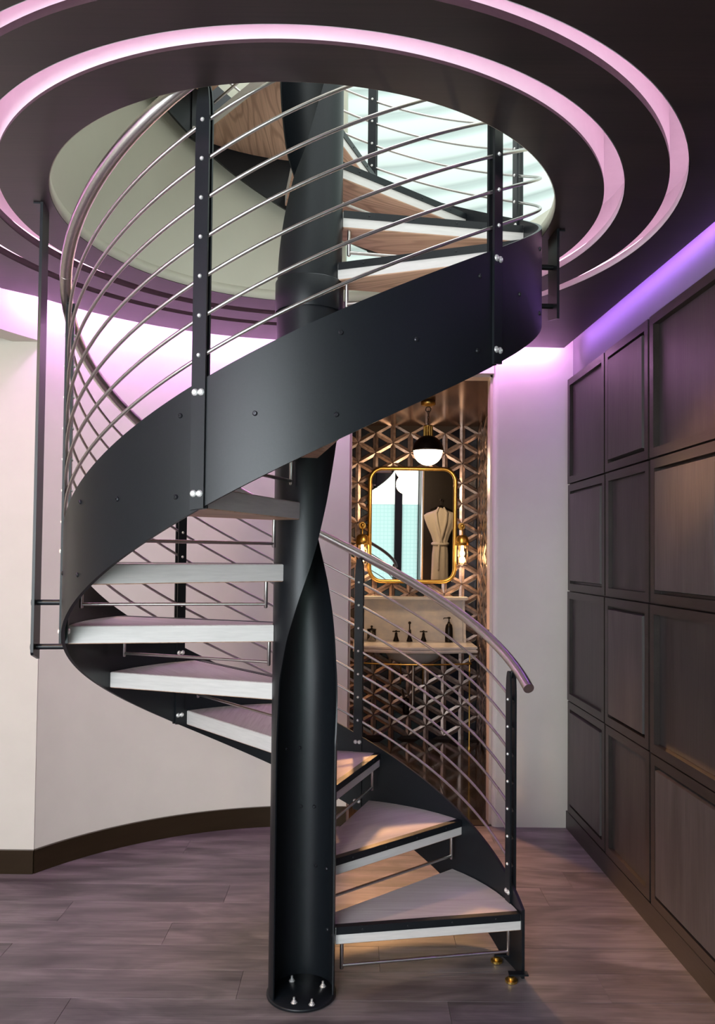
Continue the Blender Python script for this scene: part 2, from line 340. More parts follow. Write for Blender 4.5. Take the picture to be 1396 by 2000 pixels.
# structural slab over the room with the round opening
slabp = Outer([(LEFT - .12, FRONT), (1.6, FRONT), (1.6, 5.08), (LEFT - .12, 5.08)])
ceil = struct(plate(MB(), 1.09, slabp, SLAB, SLAB + .04).build('ceiling', M['white']), 'ceiling slab with a round stair opening')
# hanging dark board, outer field
arc = [tuple(pol(1.665, a, 0, HC)[:2]) for a in range(88, 152, 4)]
board = Outer([(1.445, FRONT), (1.345, 2.965), (1.25, 4.815), (.886, 4.80)] + arc + [(-1.74, 3.82), (-1.79, 3.2), (-1.79, FRONT)])
plate(MB(), 1.372, board, ZC, ZC + .028).build('ceiling_board', M['ceil'], ceil)
plate(MB(), 1.172, 1.312, ZC, ZC + .022).build('ring_panel', M['ceil'], ceil)
plate(MB(), .937, 1.102, ZC, ZC + .010).build('ring_panel', M['ceil'], ceil)
# white drums (upstands) of the rings; outermost one added unseen to block violet light
for ra, rb, z0 in ((1.085, 1.1015, ZC + .010), (1.24, 1.3115, ZC + .022), (1.455, 1.47, ZC + .028)):
    plate(MB(), ra, rb, z0, SLAB).build('ring_upstand', M['white'], ceil)
# ring panel lips; lit arc white, unlit arc dark, shade put into colour
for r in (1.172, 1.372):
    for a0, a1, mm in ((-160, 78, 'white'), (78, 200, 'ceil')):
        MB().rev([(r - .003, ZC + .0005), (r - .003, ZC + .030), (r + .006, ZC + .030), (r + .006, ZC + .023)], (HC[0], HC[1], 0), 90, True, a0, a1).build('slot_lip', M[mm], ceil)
# LED strips in the slots
def ringled(r, z, a0, a1, m, label):
    n = 96; mb = MB()
    mb.tube([pol(r, a0 + (a1 - a0) * i / n, z, HC) for i in range(n + (0 if a1 - a0 >= 360 else 1))], .006, 6, closed=(a1 - a0 >= 360))
    return tag(mb.build('led_strip', m), label, 'led strip', 'led strips in the ceiling')
ringled(1.192, ZC + .042, 0, 360, M['ledpink'], 'pink led strip inside the inner ring slot of the dark ceiling')
ringled(1.392, ZC + .042, 0, 360, M['ledpink'], 'pink led strip inside the outer ring slot of the dark ceiling')
mb = MB(); mb.tube([pol(1.674, a, ZC + .019, HC) for a in range(92, 152, 3)][::-1] + [Vector((.3, 4.758, ZC + .019)), Vector((.886, 4.809, ZC + .019)), Vector((1.24, 4.823, ZC + .019))], .007, 6)
tag(mb.build('led_strip', M['ledviolet']), 'magenta led strip washing the cream wall behind the stair', 'led strip', 'led strips in the ceiling')
mb = MB(); mb.tube([Vector((-1.752, 3.82, ZC + .019)), Vector((-1.802, 3.2, ZC + .019)), Vector((-1.802, -1.3, ZC + .019))], .007, 6)
tag(mb.build('led_strip', M['ledviolet']), 'magenta led strip above the flat left wall, nearest the viewer', 'led strip', 'led strips in the ceiling')
mb = MB(); mb.tube([Vector((1.266, 4.70, ZC + .019)), Vector((1.354, 2.965, ZC + .019)), Vector((1.450, -1.3, ZC + .019))], .006, 6)
tag(mb.build('led_strip', M['ledblue']), 'violet led strip washing the wall above the dark panels', 'led strip', 'led strips in the ceiling')

# ---------------------------------------------------------------- right wall panelling
wa = Vector((1.3000, 4.9324, 0)); wdir = Vector((1.35446 - 1.30002, 3.02695 - 4.93242, 0)).normalized()  # runs towards the camera
wn = Vector((-wdir.y, wdir.x, 0));  wn = wn if wn.x < 0 else -wn                                             # into the room
rotm = Matrix((( wdir.x, wn.x, 0), (wdir.y, wn.y, 0), (0, 0, 1)))
def wpt(s, d, z): p = wa + wdir * s + wn * d; return Vector((p.x, p.y, z))
def wbox(mb, s0, s1, d0, d1, z0, z1):
    c = wpt((s0 + s1) / 2, (d0 + d1) / 2, (z0 + z1) / 2); return mb.box(c, (s1 - s0, d1 - d0, z1 - z0), rotm)
mb = MB(); wbox(mb, -.02, 6.5, -.16, -.035, 0, SLAB)
wr = struct(mb.build('wall_right', mat('violet_grey_plaster', (.22, .19, .22, 1), .7, noise=.08, scale=(3, 3, 3))), 'right wall above and behind the dark wood panelling')
mb = MB(); wbox(mb, 0, 6.5, -.035, -.016, .10, 2.752); mb.build('backing_board', M['panelfr'], wr)
mb = MB(); wbox(mb, 0, 6.5, -.035, .006, 0, .105); struct(mb.build('baseboard_right', M['panelfr']), 'dark wood skirting below the panelled wall')
cols = [(.055, .715), (.742, 1.318), (1.345, 2.02), (2.045, 2.62), (2.645, 3.33), (3.355, 3.95), (3.975, 4.66), (4.685, 5.3)]
rows = [(.118, .782), (.790, 1.448), (1.456, 2.100), (2.108, 2.752)]
for ci, (s0, s1) in enumerate(cols):
    for ri, (z0, z1) in enumerate(rows):
        pr = [0, .003, .006][ci % 3] + (.003 if ri % 2 else 0)
        fw_ = .042; raised = (ci + ri) % 2 == 0
        mb = MB()
        for a, b, c_, d in ((s0, s0 + fw_, z0, z1), (s1 - fw_, s1, z0, z1), (s0 + fw_, s1 - fw_, z0, z0 + fw_), (s0 + fw_, s1 - fw_, z1 - fw_, z1)):
            wbox(mb, a, b, -.016, .010 + pr, c_, d)
        fr = mb.build('panel_frame', M['panelfr'], wr, loc=wpt(s0, 0, z0))
        g = .012 if raised else .001
        mb = MB(); dd = .015 + pr if raised else -.008
        if raised:
            a0, a1, b0, b1 = s0 + fw_ + g, s1 - fw_ - g, z0 + fw_ + g, z1 - fw_ - g; e = .006
            vs_ = [wpt(a0, -.016, b0), wpt(a1, -.016, b0), wpt(a1, -.016, b1), wpt(a0, -.016, b1), wpt(a0 + e, dd, b0 + e), wpt(a1 - e, dd, b0 + e), wpt(a1 - e, dd, b1 - e), wpt(a0 + e, dd, b1 - e)]
            mb.add(vs_, [(0, 1, 5, 4), (1, 2, 6, 5), (2, 3, 7, 6), (3, 0, 4, 7), (4, 5, 6, 7)])
        else: wbox(mb, s0 + fw_ + g, s1 - fw_ - g, -.016, dd, z0 + fw_ + g, z1 - fw_ - g)
        pn_ = mb.build('panel', M['panel_raised' if raised else 'panel'], wr, loc=wpt(s0, 0, z0))
        if raised: pn_['label'] = 'raised dark wood panel'

# ---------------------------------------------------------------- front window wall behind the camera
mb = MB().bbox((LEFT, FRONT - .15, 0), (-2.0, FRONT, SLAB)); mb.bbox((1.55, FRONT - .15, 0), (1.7, FRONT, SLAB)); mb.bbox((-2.0, FRONT - .15, 2.75), (1.55, FRONT, SLAB))
struct(mb.build('wall_front', M['plaster']))
w1 = struct(MB().bbox((-2.0, FRONT - .1, 2.68), (1.55, FRONT - .03, 2.75)).build('window_1', M['frame']), 'large window behind the viewer')
for x in (-2.0, -1.2, -.4, .3, 1.02, 1.49): MB().bbox((x, FRONT - .1, 0), (x + (.06 if x != 1.02 else .15), FRONT - .03, 2.68)).build('mullion', M['frame'], w1)
MB().bbox((-2.0, FRONT - .1, 0), (1.55, FRONT - .03, .09)).build('sill_rail', M['frame'], w1)
for a, b in ((-1.94, -1.2), (-1.14, -.4), (-.34, .3), (.36, 1.02), (1.17, 1.49)):
    MB().bbox((a, FRONT - .072, .09), (b, FRONT - .068, 1.9)).build('pane', M['frosted'], w1)
    MB().bbox((a, FRONT - .074, 1.9), (b, FRONT - .068, 2.68)).build('pane', M['glass'], w1)

# ---------------------------------------------------------------- upper floor, seen through the opening
mb = MB().ribbon(arcwall(.938, .99, 82, 262, ZC + .011, 4.05, HC, 72))
struct(mb.build('wall_stairwell', M['slab']), 'curved cream wall of the stairwell above the ceiling opening')
struct(MB().rev([(.9365, ZC + .002), (.9335, ZC + .002), (.9335, ZC + .05), (.9375, ZC + .05), (1.09, SLAB + .041)], (HC[0], HC[1], 0), 128).build('trim_3', M['slab']), 'cream lining of the round opening')
w2 = struct(MB().ribbon(arcwall(1.99, 2.05, -15, 165, SLAB + .041, 3.22, HC)).build('window_2', M['slab']), 'curved upper window')
for a in (-14, 27.5, 88, 100, 112, 124, 136): 
    MB().ribbon(arcwall(1.96, 2.0, a, a + 1.2, 3.22, 5.6, HC, 2)).build('mullion', M['slab'] if a < 90 else M['frame'], w2)
for z in (4.35, 4.75, 5.15): MB().ribbon(arcwall(1.97, 1.99, 89, 165, z, z + .025, HC)).build('glazing_bar', M['frame'], w2)
# soft horizontal folds of the blind
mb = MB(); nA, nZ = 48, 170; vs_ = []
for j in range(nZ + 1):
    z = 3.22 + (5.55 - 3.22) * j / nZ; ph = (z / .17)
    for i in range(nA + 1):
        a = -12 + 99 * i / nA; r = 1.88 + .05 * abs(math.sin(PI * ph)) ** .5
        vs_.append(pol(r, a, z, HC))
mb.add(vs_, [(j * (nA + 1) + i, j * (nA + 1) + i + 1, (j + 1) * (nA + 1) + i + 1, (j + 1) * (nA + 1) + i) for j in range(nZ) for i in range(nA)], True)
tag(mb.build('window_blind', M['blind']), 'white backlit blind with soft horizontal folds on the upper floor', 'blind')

# ================================================================ STAIRCASE
st = thing('spiral_staircase', 'black steel spiral staircase with whitewashed oak treads and brushed steel handrail', 'staircase', (AX[0], AX[1], 0))
# central column: tube with a helical slot
RO, RI = .125, .1195
def col_section(z0, z1, gA, gB, n, name):
    """solid from gA(z) round (increasing az) to gB(z)"""
    mb = MB(); S = 56; rows_ = []
    for i in range(n + 1):
        z = z0 + (z1 - z0) * i / n; b, a = gB(z), gA(z)      # gap from a to b ; solid b..a+360
        while b < a: b += 360
        sp = a + 360 - b
        rows_.append([(b + sp * k / S, z) for k in range(S + 1)])
    for r, fl_ in ((RO, False), (RI, True)):
        vv = [pol(r, az, z, AX) for rw in rows_ for az, z in rw]; w_ = S + 1
        ff = [(j * w_ + i, j * w_ + i + 1, (j + 1) * w_ + i + 1, (j + 1) * w_ + i) for j in range(n) for i in range(S)]
        if fl_: ff = [f[::-1] for f in ff]
        mb.add(vv, ff, True)
    for k in (0, S):
        vv = [pol(RO, rw[k][0], rw[k][1], AX) for rw in rows_] + [pol(RI, rw[k][0], rw[k][1], AX) for rw in rows_]
        mb.add(vv, [(j, j + 1, j + 2 + n, j + 1 + n) for j in range(n)], True)
    for rw in (rows_[0], rows_[-1]):
        vv = [pol(RO, az, z, AX) for az, z in rw] + [pol(RI, az, z, AX) for az, z in rw]
        mb.add(vv, [(j, j + 1, j + 2 + S, j + 1 + S) for j in range(S)])
    return mb.build(name, M['blackmetal'], st)
def interp(tab):
    def f(z):
        if z <= tab[0][0]: return tab[0][1]
        for (z0, a0), (z1, a1) in zip(tab, tab[1:]):
            if z <= z1: return a0 + (a1 - a0) * (z - z0) / (z1 - z0)
        (z0, a0), (z1, a1) = tab[-2:]; return a1 + (a1 - a0) * (z - z1) / (z1 - z0)
    return f
gA = interp([(0, 217), (.95, 217), (1.187, 223.6), (1.341, 240), (1.493, 262), (1.606, 279.6), (1.701, 292.4), (1.854, 309.4), (1.99, 323), (2.07, 332), (2.3, 362)])
gB = interp([(0, 346), (.95, 346), (1.10, 362), (1.25, 381), (1.31, 385), (1.424, 396), (1.543, 410), (1.644, 422.7), (1.725, 432.4), (1.85, 447), (2.1, 478)])
lower = col_section(.008, 2.62, gA, gB, 130, 'column_tube')
gA2 = interp([(2.70, 190), (2.80, 203), (2.94, 222.8), (3.07, 242.5), (3.18, 264), (3.414, 292.4), (3.65, 322)])
gB2 = interp([(2.70, 430), (3.0, 459), (3.175, 487 - 0), (3.255, 504.6), (3.495, 537.8), (3.7, 562)])
# keep the gap measured from A: B lies below A by the solid span
col_section(2.70, 5.0, lambda z: gB2(z) - 360, lambda z: gA2(z), 110, 'column_tube')
MB().rev([(RO + .006, 2.585), (RO + .007, 2.588), (RO + .007, 2.700), (RO + .006, 2.703), (RO - .002, 2.703)], (AX[0], AX[1], 0), 56).build('column_collar', M['blackmetal'], st)
MB().rev([(RI - .01, .002), (.128, .002), (.131, .004), (.131, .012), (.129, .014), (.0001, .014)], (AX[0], AX[1], 0), 56).build('base_plate', M['blackmetal'], st)
for px_, py_ in ((-.236, 3.115), (-.115, 3.078), (-.216, 2.966), (-.15, 2.955)):
    mb = MB().rev([(.0001, .034), (.004, .034), (.004, .022), (.008, .022), (.008, .016), (.012, .0155), (.012, .014)], (px_, py_, 0), 8, False)
    mb.build('anchor_bolt', M['bolt'], st)
def bolt_mesh(name, r, h, m):
    """dome head pointing along +x"""
    mb = MB(); prof = [(r, 0), (r * .95, h * .5), (r * .6, h), (r * .35, h), (r * .3, h * .55), (.0001, h * .55)]; vs_ = []; n = 10
    for rr, x in prof:
        for k in range(n): vs_.append((x, rr * math.cos(2 * PI * k / n), rr * math.sin(2 * PI * k / n)))
    mb.add(vs_, [(i * n + k, i * n + (k + 1) % n, (i + 1) * n + (k + 1) % n, (i + 1) * n + k) for i in range(len(prof) - 1) for k in range(n)], False)
    me = bpy.data.meshes.new(name); me.from_pydata(mb.v, [], mb.f); me.materials.append(m); me.update(); return me
BM_DARK = bolt_mesh('bolt', .0075, .005, M['boltdark']); BM_LIGHT = bolt_mesh('bolt', .0062, .005, M['bolt']); BM_BIG = bolt_mesh('bolt', .0105, .006, M['bolt'])
def bolt(parent, me, r, az, z, inward=False, dx=0.):
    o = bpy.data.objects.new('bolt', me); C.objects.link(o); o.parent = parent
    off = worldloc(parent); p = pol(r, az, z, AX); t = Vector((-math.sin(R(az)), math.cos(R(az)), 0))
    o.location = p + t * dx - off; o.rotation_euler = (0, 0, R(az) + (PI if inward else 0)); return o
for k in range(1, 5):
    for da in (13.0, 38.6): bolt(lower, BM_DARK, RI - .0005, da + DT * (k - 1), Z1 + H1 * k - .04, True)
# stringer: helical plate
A0, A1 = 8.2, 640; RS0, RS1 = .865, .877
n = 320; rings = []
for i in range(n + 1):
    a = A0 + (A1 - A0) * i / n; zt, zb = ztop(a), zbot(a)
    rings.append([pol(RS0, a, zb, AX), pol(RS1, a, zb, AX), pol(RS1, a, zt, AX), pol(RS0, a, zt, AX)])
stg = MB().ribbon(rings).build('stringer', M['blackmetal'], st)
NT = 21
for k in range(1, 18):
    for da in (9.7, 24.3, 39.0):
        a = da + DT * (k - 1)
        if a < 12: continue
        bolt(stg, BM_DARK, RS1, a, Z1 + H1 * k - .035)
# feet of the stringer
for px_, py_ in ((.585, 3.30), (.616, 3.149)):
    MB().rev([(.0001, .022), (.012, .022), (.012, .012), (.024, .010), (.024, .002), (.0001, .002)], (px_, py_, 0), 14, False).build('levelling_foot', M['brass'], st)
    MB().box((px_ + .028, py_ + .005, .03), (.075, .03, .006)).build('foot_bracket', M['blackmetal'], st)
# treads
def tread_outline():
    ri, ro = .1265, .8640; p = [pol(ri, 1.36, 0, (0, 0)), pol(ro, 8.9, 0, (0, 0))]
    p += [pol(ro, a, 0, (0, 0)) for a in (13, 18, 23, 28, 33, 38)] + [pol(ro, 42.5, 0, (0, 0)), pol(ri, 51.7, 0, (0, 0))]
    p += [pol(ri, a, 0, (0, 0)) for a in (45, 38, 30, 22, 15, 8)]
    return p
OUT = tread_outline(); TH = .065
def bevel_prism(pts, z0, z1, b=.003):
    mb = MB(); n = len(pts); cx = sum(p[0] for p in pts) / n; cy = sum(p[1] for p in pts) / n
    def ins(d):
        out = []
        for i in range(n):
            p0 = Vector(pts[i - 1][:2]); p1 = Vector(pts[i][:2]); p2 = Vector(pts[(i + 1) % n][:2])
            e1 = (p1 - p0).normalized(); e2 = (p2 - p1).normalized(); n1 = Vector((-e1.y, e1.x)); n2 = Vector((-e2.y, e2.x)); m_ = (n1 + n2)
            m_ = m_ / max(m_.dot(n1), .3); out.append(p1 + m_ * d)
        return out
    i_ = ins(b); lv = [(pts, z0 + b), (pts, z1 - b)]; top = i_; L = [[(p[0], p[1], z0) for p in i_], [(p[0], p[1], z0 + b) for p in pts], [(p[0], p[1], z1 - b) for p in pts], [(p[0], p[1], z1) for p in i_]]
    vs_ = [v for l in L for v in l]; fs = [tuple(range(n))[::-1], tuple(range(3 * n, 4 * n))]
    for l in range(3): fs += [(l * n + i, l * n + (i + 1) % n, (l + 1) * n + (i + 1) % n, (l + 1) * n + i) for i in range(n)]
    mb.add(vs_, fs); return mb
t0 = bevel_prism(OUT, -TH, 0)
mesh0 = t0
tread = t0.build('tread', M['tread']); tread.data.materials.append(M['tread_edge']); tread.data.materials.append(M['tread_under'])
for pg in tread.data.polygons:
    if abs(pg.normal.z) < .3: pg.material_index = 1
    elif pg.normal.z < -.3: pg.material_index = 2
pA, pB = OUT[0], OUT[1]; e_ = (pB - pA).normalized(); nrm = Vector((e_.y, -e_.x, 0))   # outward from nosing
Lr = Matrix(((e_.x, nrm.x, 0), (e_.y, nrm.y, 0), (0, 0, 1)))
mid = (pA + pB) / 2; LN = (pB - pA).length
mb = MB().box(mid + nrm * .0015 + Vector((0, 0, -.0125)), (LN - .004, .005, .028), Lr); mb.box(mid - nrm * .011 + Vector((0, 0, .0008)), (LN - .006, .026, .0022), Lr)
nose = mb.build('nosing_angle', M['blackmetal'], tread)
rin, rout = pA + e_ * .028 - nrm * .022, pB - e_ * .042 - nrm * .022; zr = -.153
mb = MB().tube([rin + Vector((0, 0, zr)), rout + Vector((0, 0, zr))], .0062, 10); rod = mb.build('riser_rod', M['steel'], tread)
pin = MB().tube([rin + Vector((0, 0, -TH + .002)), rin + Vector((0, 0, zr - .012)), rin + Vector((0, 0, zr - .015))], [.0072, .0072, .004], 10).build('rod_pin', M['steel'], tread)
pin2 = MB().tube([rout + Vector((0, 0, -TH + .002)), rout + Vector((0, 0, zr - .012)), rout + Vector((0, 0, zr - .015))], [.0072, .0072, .004], 10).build('rod_pin', M['steel'], tread)
scr = bpy.data.meshes.new('screw'); _m = bolt_mesh('screw', .004, .0022, M['boltdark'])
scs = []
for k in range(4):
    o = bpy.data.objects.new('screw', _m); C.objects.link(o); o.parent = tread; o.location = pA + e_ * (LN * (.14 + .24 * k)) + nrm * .004 + Vector((0, 0, -.0125)); o.rotation_euler = (0, 0, math.atan2(nrm.y, nrm.x)); scs.append(o)
kids = [nose, rod, pin, pin2] + scs
for k in range(1, NT + 1):
    if k == 1: t = tread
    else:
        t = tread.copy(); C.objects.link(t)
        for c_ in kids:
            d_ = c_.copy(); C.objects.link(d_); d_.parent = t
    t.parent = st; t.location = (0, 0, Z1 + H1 * k); t.rotation_euler = (0, 0, R(DT * (k - 1)))
# posts
def flat(mb, r0, r1, az, z0, z1, wd=.042, taper=True):
    a = R(az); er = Vector((math.cos(a), math.sin(a), 0)); et = Vector((-math.sin(a), math.cos(a), 0)); c = Vector((AX[0], AX[1], 0)); h = wd / 2
    prof = [(-h, z0 + .004), (h, z0 + .004 + .006)]
    if taper: prof += [(h, z1 - .10), (h * .93, z1 - .06), (h * .78, z1 - .028), (h * .52, z1 - .007), (h * .25, z1), (-h * .25, z1), (-h * .52, z1 - .007), (-h * .78, z1 - .028), (-h * .93, z1 - .06), (-h, z1 - .10)]
    else: prof += [(h, z1), (-h, z1)]
    m_ = len(prof); vs_ = [c + er * r0 + et * u + Vector((0, 0, z)) for u, z in prof] + [c + er * r1 + et * u + Vector((0, 0, z)) for u, z in prof]
    mb.add(vs_, [tuple(range(m_)), tuple(range(m_, 2 * m_))[::-1]] + [(i, (i + 1) % m_, m_ + (i + 1) % m_, m_ + i)[::-1] for i in range(m_)])
PAZ = [16.5, 76.2, 135.2, 195.0, 253.4, 314.5, 373.6, 433.2, 493, 553, 613]
zbar = lambda a, j: .943 + SL * a - .1115 * j
for a in PAZ:
    zb, zt = max(zbot(a) - .006, .10) if a > 30 else .225, zrail(a) - .021
    mb = MB(); flat(mb, .8775, .8855, a, zb, zt); flat(mb, .8565, .8645, a, zb, zt)
    p = mb.build('baluster_post', M['blackmetal'], st)
    for j in range(7):
        bolt(p, BM_LIGHT, .8855, a, zbar(a, j)); bolt(p, BM_LIGHT, .8565, a, zbar(a, j), True)
    for z in ((ztop(a) - .033, ztop(a) - .033 - .283) if a > 30 else (ztop(a) - .04,)):
        for dx in (-.0095, .0095):
            bolt(p, BM_BIG, .8855, a, z, False, dx); bolt(p, BM_BIG, .8565, a, z, True, dx)
    mb = MB(); mb.tube([pol(.871, a, zt - .03, AX), pol(.873, a, zt - .004, AX), pol(.885, a, zrail(a) - .012, AX)], .006, 8); mb.build('rail_bracket', M['blackmetal'], st)
def helix(r, z, a0, a1, step=2.5):
    n = int((a1 - a0) / step); return [pol(r, a0 + (a1 - a0) * i / n, z(a0 + (a1 - a0) * i / n), AX) for i in range(n + 1)]
for j in range(7):
    MB().tube(helix(.871, lambda a, j=j: zbar(a, j), 15.6, 560), .0056, 10).build('guard_bar', M['steel'], st)
rl = helix(.885, zrail, 7.4, 600, 2)
hr = MB().tube(rl, .021, 20).build('handrail', M['steel'], st)
MB().tube([rl[0] + (rl[0] - rl[1]).normalized() * .003, rl[0] + (rl[1] - rl[0]).normalized() * .006], .0216, 20).build('end_cap', M['steel'], hr)
MB().tube(helix(.885, zrail, 201.0, 201.4, .2), .0216, 20).build('joint_ring', M['steel'], hr)
# hangers from the ceiling
def hanger(az, r, wd, z0, zs, th=.01):
    a = R(az); er = Vector((math.cos(a), math.sin(a), 0)); et = Vector((-math.sin(a), math.cos(a), 0)); c = Vector((AX[0], AX[1], 0)) + er * r
    mt = Matrix(((er.x, et.x, 0), (er.y, et.y, 0), (0, 0, 1)))
    mb = MB(); h = wd / 2
    prof = [(-h, z0), (h * .85, z0 + .024), (h, z0 + .034), (h, ZC - .002), (-h, ZC - .002)]; m_ = len(prof)
    vs_ = [c - er * th / 2 + et * u + Vector((0, 0, z)) for u, z in prof] + [c + er * th / 2 + et * u + Vector((0, 0, z)) for u, z in prof]
    mb.add(vs_, [tuple(range(m_)), tuple(range(m_, 2 * m_))[::-1]] + [(i, (i + 1) % m_, m_ + (i + 1) % m_, m_ + i)[::-1] for i in range(m_)])
    hb = mb.build('hanger_bar', M['blackmetal'], st)
    MB().box(c + er * .014 + Vector((0, 0, ZC - .004)), (.034, wd * .8, .006), mt).build('ceiling_bracket', M['boltdark'], hb)
    for z in zs:
        MB().tube([pol(RS1 - .002, az, z, AX), pol(r + th / 2 + .006, az, z, AX)], .0105, 12).build('spacer_rod', M['blackmetal'], hb)
        MB().tube([pol(r + th / 2, az, z, AX), pol(r + th / 2 + .010, az, z, AX)], .014, 8).build('nut', M['boltdark'], hb)
hanger(188.5, .985, .095, 1.262, (1.473, 1.312))
hanger(3.5, .962, .115, 2.580, (2.80, 2.645))

# ================================================================ BATHROOM
BY = 7.26; BX0, BX1 = -1.0, 1.10; BZ = 2.85
bf = struct(MB().bbox((BX0, 5.03, -.08), (1.40, BY + .05, -.006)).build('floor_bathroom', M['grout']), 'polished dark floor of the bathroom')
for i, y in enumerate([5.034, 5.70, 6.30, 6.83]):
    y2 = [5.70, 6.30, 6.83, BY][i]
    for x, x2 in ((BX0, -.05), (-.05, .62), (.62, 1.40)):
        MB().bbox((x + .002, y + .002, -.006), (x2 - .002, y2 - .002, -.0003)).build('floor_tile', M['bathfloor'], bf, loc=(x, y, 0))
struct(MB().bbox((DL, YW + .02, -.002), (DR, 5.05, .004)).build('trim_4', M['bronze']), 'threshold strip of the bathroom doorway')
struct(MB().bbox((BX0, YW + .1501, BZ), (1.4, BY + .05, BZ + .08)).build('ceiling_bathroom', M['bathceil']), 'glossy brown ceiling of the bathroom')
struct(MB().bbox((BX0 - .08, YW + .1501, 0), (BX0, BY + .05, BZ)).build('wall_bathroom_left', M['bathwall']))
mbk = MB().bbox((DR + .001, YW + .1502, 0), (1.4, YW + .165, BZ)); struct(mbk.build('wall_bathroom_front', M['darkwall']), 'dark brown inner wall beside the bathroom doorway')
wb = struct(MB().bbox((BX0, BY, 0), (1.40, BY + .08, BZ)).build('wall_bathroom_back', M['grout']), 'bathroom back wall tiled in a triangular antique mirror lattice')
wbr = struct(MB().bbox((BX1, 6.15, 0), (BX1 + .06, BY, BZ)).bbox((BX1 + .06, 6.15, 0), (1.40, 6.21, BZ)).bbox((1.40, YW + .15, 0), (1.46, 6.3, BZ)).build('wall_bathroom_right', M['grout']), 'bathroom right wall with the same lattice tiling')
# lattice tile: vertices on vertical lines LS apart, edge LE
LS, LE = .1589, .1835; HW = .0235
def strip_mesh():
    """one mitred strip along the side of a lattice triangle; local x along the side, the side lies on y=0, the strip on y>0"""
    k = math.tan(R(60)); e = LE / 2; y0, y1 = .0012, HW; h0, h1 = .010, .0055
    f = lambda y, g: e - y * k - g
    vs_ = [(-f(y0, .002), y0, h0), (f(y0, .002), y0, h0), (f(y1, .001), y1, h1), (-f(y1, .001), y1, h1)]
    vs_ += [(v[0], v[1], 0) for v in vs_]
    return vs_, [(0, 1, 2, 3), (0, 4, 5, 1), (1, 5, 6, 2), (2, 6, 7, 3), (3, 7, 4, 0)]
def tri_mesh():
    r = LE / (2 * math.sqrt(3)) - HW - .001; Rr = 2 * r; b = .004
    p = [(Rr * math.cos(R(a)), Rr * math.sin(R(a))) for a in (0, 120, 240)]; q = [(x * (1 - b / r), y * (1 - b / r)) for x, y in p]
    vs_ = [(x, y, 0) for x, y in p] + [(x, y, .004) for x, y in p] + [(x, y, .006) for x, y in q]
    return vs_, [(6, 7, 8)] + [(i, (i + 1) % 3, 3 + (i + 1) % 3, 3 + i) for i in range(3)] + [(3 + i, 3 + (i + 1) % 3, 6 + (i + 1) % 3, 6 + i) for i in range(3)]
def mk(name, vf, m):
    me = bpy.data.meshes.new(name); me.from_pydata(vf[0], [], vf[1]); me.materials.append(m); me.update(); return me
SV, TV = strip_mesh(), tri_mesh(); SM, TM = mk('tile_strip', SV, M['tilestrip']), mk('tile_triangle', TV, M['tiletri'])
def lattice(u0, u1, z0, z1, uoff):
    st_, tr_ = [], []
    for i in range(int(u0 / LS) - 2, int(u1 / LS) + 3):
        u = uoff + i * LS
        for j in range(-1, int(z1 / LE) + 3):
            z = j * LE + (LE / 2 if i % 2 else 0) + .03
            for (cu, cz, an) in ((u + LS / 3, z + LE / 2, 0), (u + LS * 2 / 3, z, 180)):
                if not (u0 + .02 < cu < u1 - .02 and z0 + .02 < cz < z1 - .02): continue
                tr_.append((cu, cz, an)); q_ = LE / (2 * math.sqrt(3))
                for t_ in (60, 180, 300):          # sides of the triangle whose first corner points along an
                    d_ = R(an + t_); su, sz = cu + q_ * math.cos(d_), cz + q_ * math.sin(d_)
                    if u0 + .004 < su < u1 - .004 and z0 + .004 < sz < z1 - .004: st_.append((su, sz, an + t_ + 90))
    return st_, tr_
S_, T_ = lattice(-.95, BX1, .0, BZ, .477)
# the back wall faces -y: local x -> world x, local y -> z, local z -> -y
BACK = Matrix(((1, 0, 0), (0, 0, -1), (0, 1, 0)))
def place(list_, me, vf, m, name, origin, mt, parent, limit):
    list_.sort(key=lambda t: -t[0]); off = worldloc(parent)
    for (u, z, an) in list_[:limit]:
        j1, j2 = R(random.uniform(-2.2, 2.2)), R(random.uniform(-2.2, 2.2))
        o = bpy.data.objects.new(name, me); C.objects.link(o); o.parent = parent
        o.location = Vector(origin) + mt @ Vector((u, z, 0)) - off; o.rotation_euler = (mt @ Matrix.Rotation(j1, 3, 'X') @ Matrix.Rotation(j2, 3, 'Y') @ Matrix.Rotation(R(an), 3, 'Z')).to_euler()
    if len(list_) > limit:
        mb = MB()
        for (u, z, an) in list_[limit:]:
            rm = mt @ Matrix.Rotation(R(random.uniform(-2.2, 2.2)), 3, 'X') @ Matrix.Rotation(R(random.uniform(-2.2, 2.2)), 3, 'Y') @ Matrix.Rotation(R(an), 3, 'Z'); c = Vector(origin) + mt @ Vector((u, z, 0)); mb.add([c + rm @ Vector(v) for v in vf[0]], vf[1])
        mb.build(name + 's', m, parent)['kind'] = 'stuff'
place(S_, SM, SV, M['tilestrip'], 'tile_strip', (0, BY, 0), BACK, wb, 300)
place(T_, TM, TV, M['tiletri'], 'tile_triangle', (0, BY, 0), BACK, wb, 300)
RIGHTM = Matrix(((0, 0, -1), (-1, 0, 0), (0, 1, 0)))  # local x -> -y, local y -> z, local z -> -x
S2, T2 = lattice(0, BY - 6.16, 0, BZ, .05)
place(S2, SM, SV, M['tilestrip'], 'tile_strip', (BX1, BY, 0), RIGHTM, wbr, 0)
place(T2, TM, TV, M['tiletri'], 'tile_triangle', (BX1, BY, 0), RIGHTM, wbr, 0)

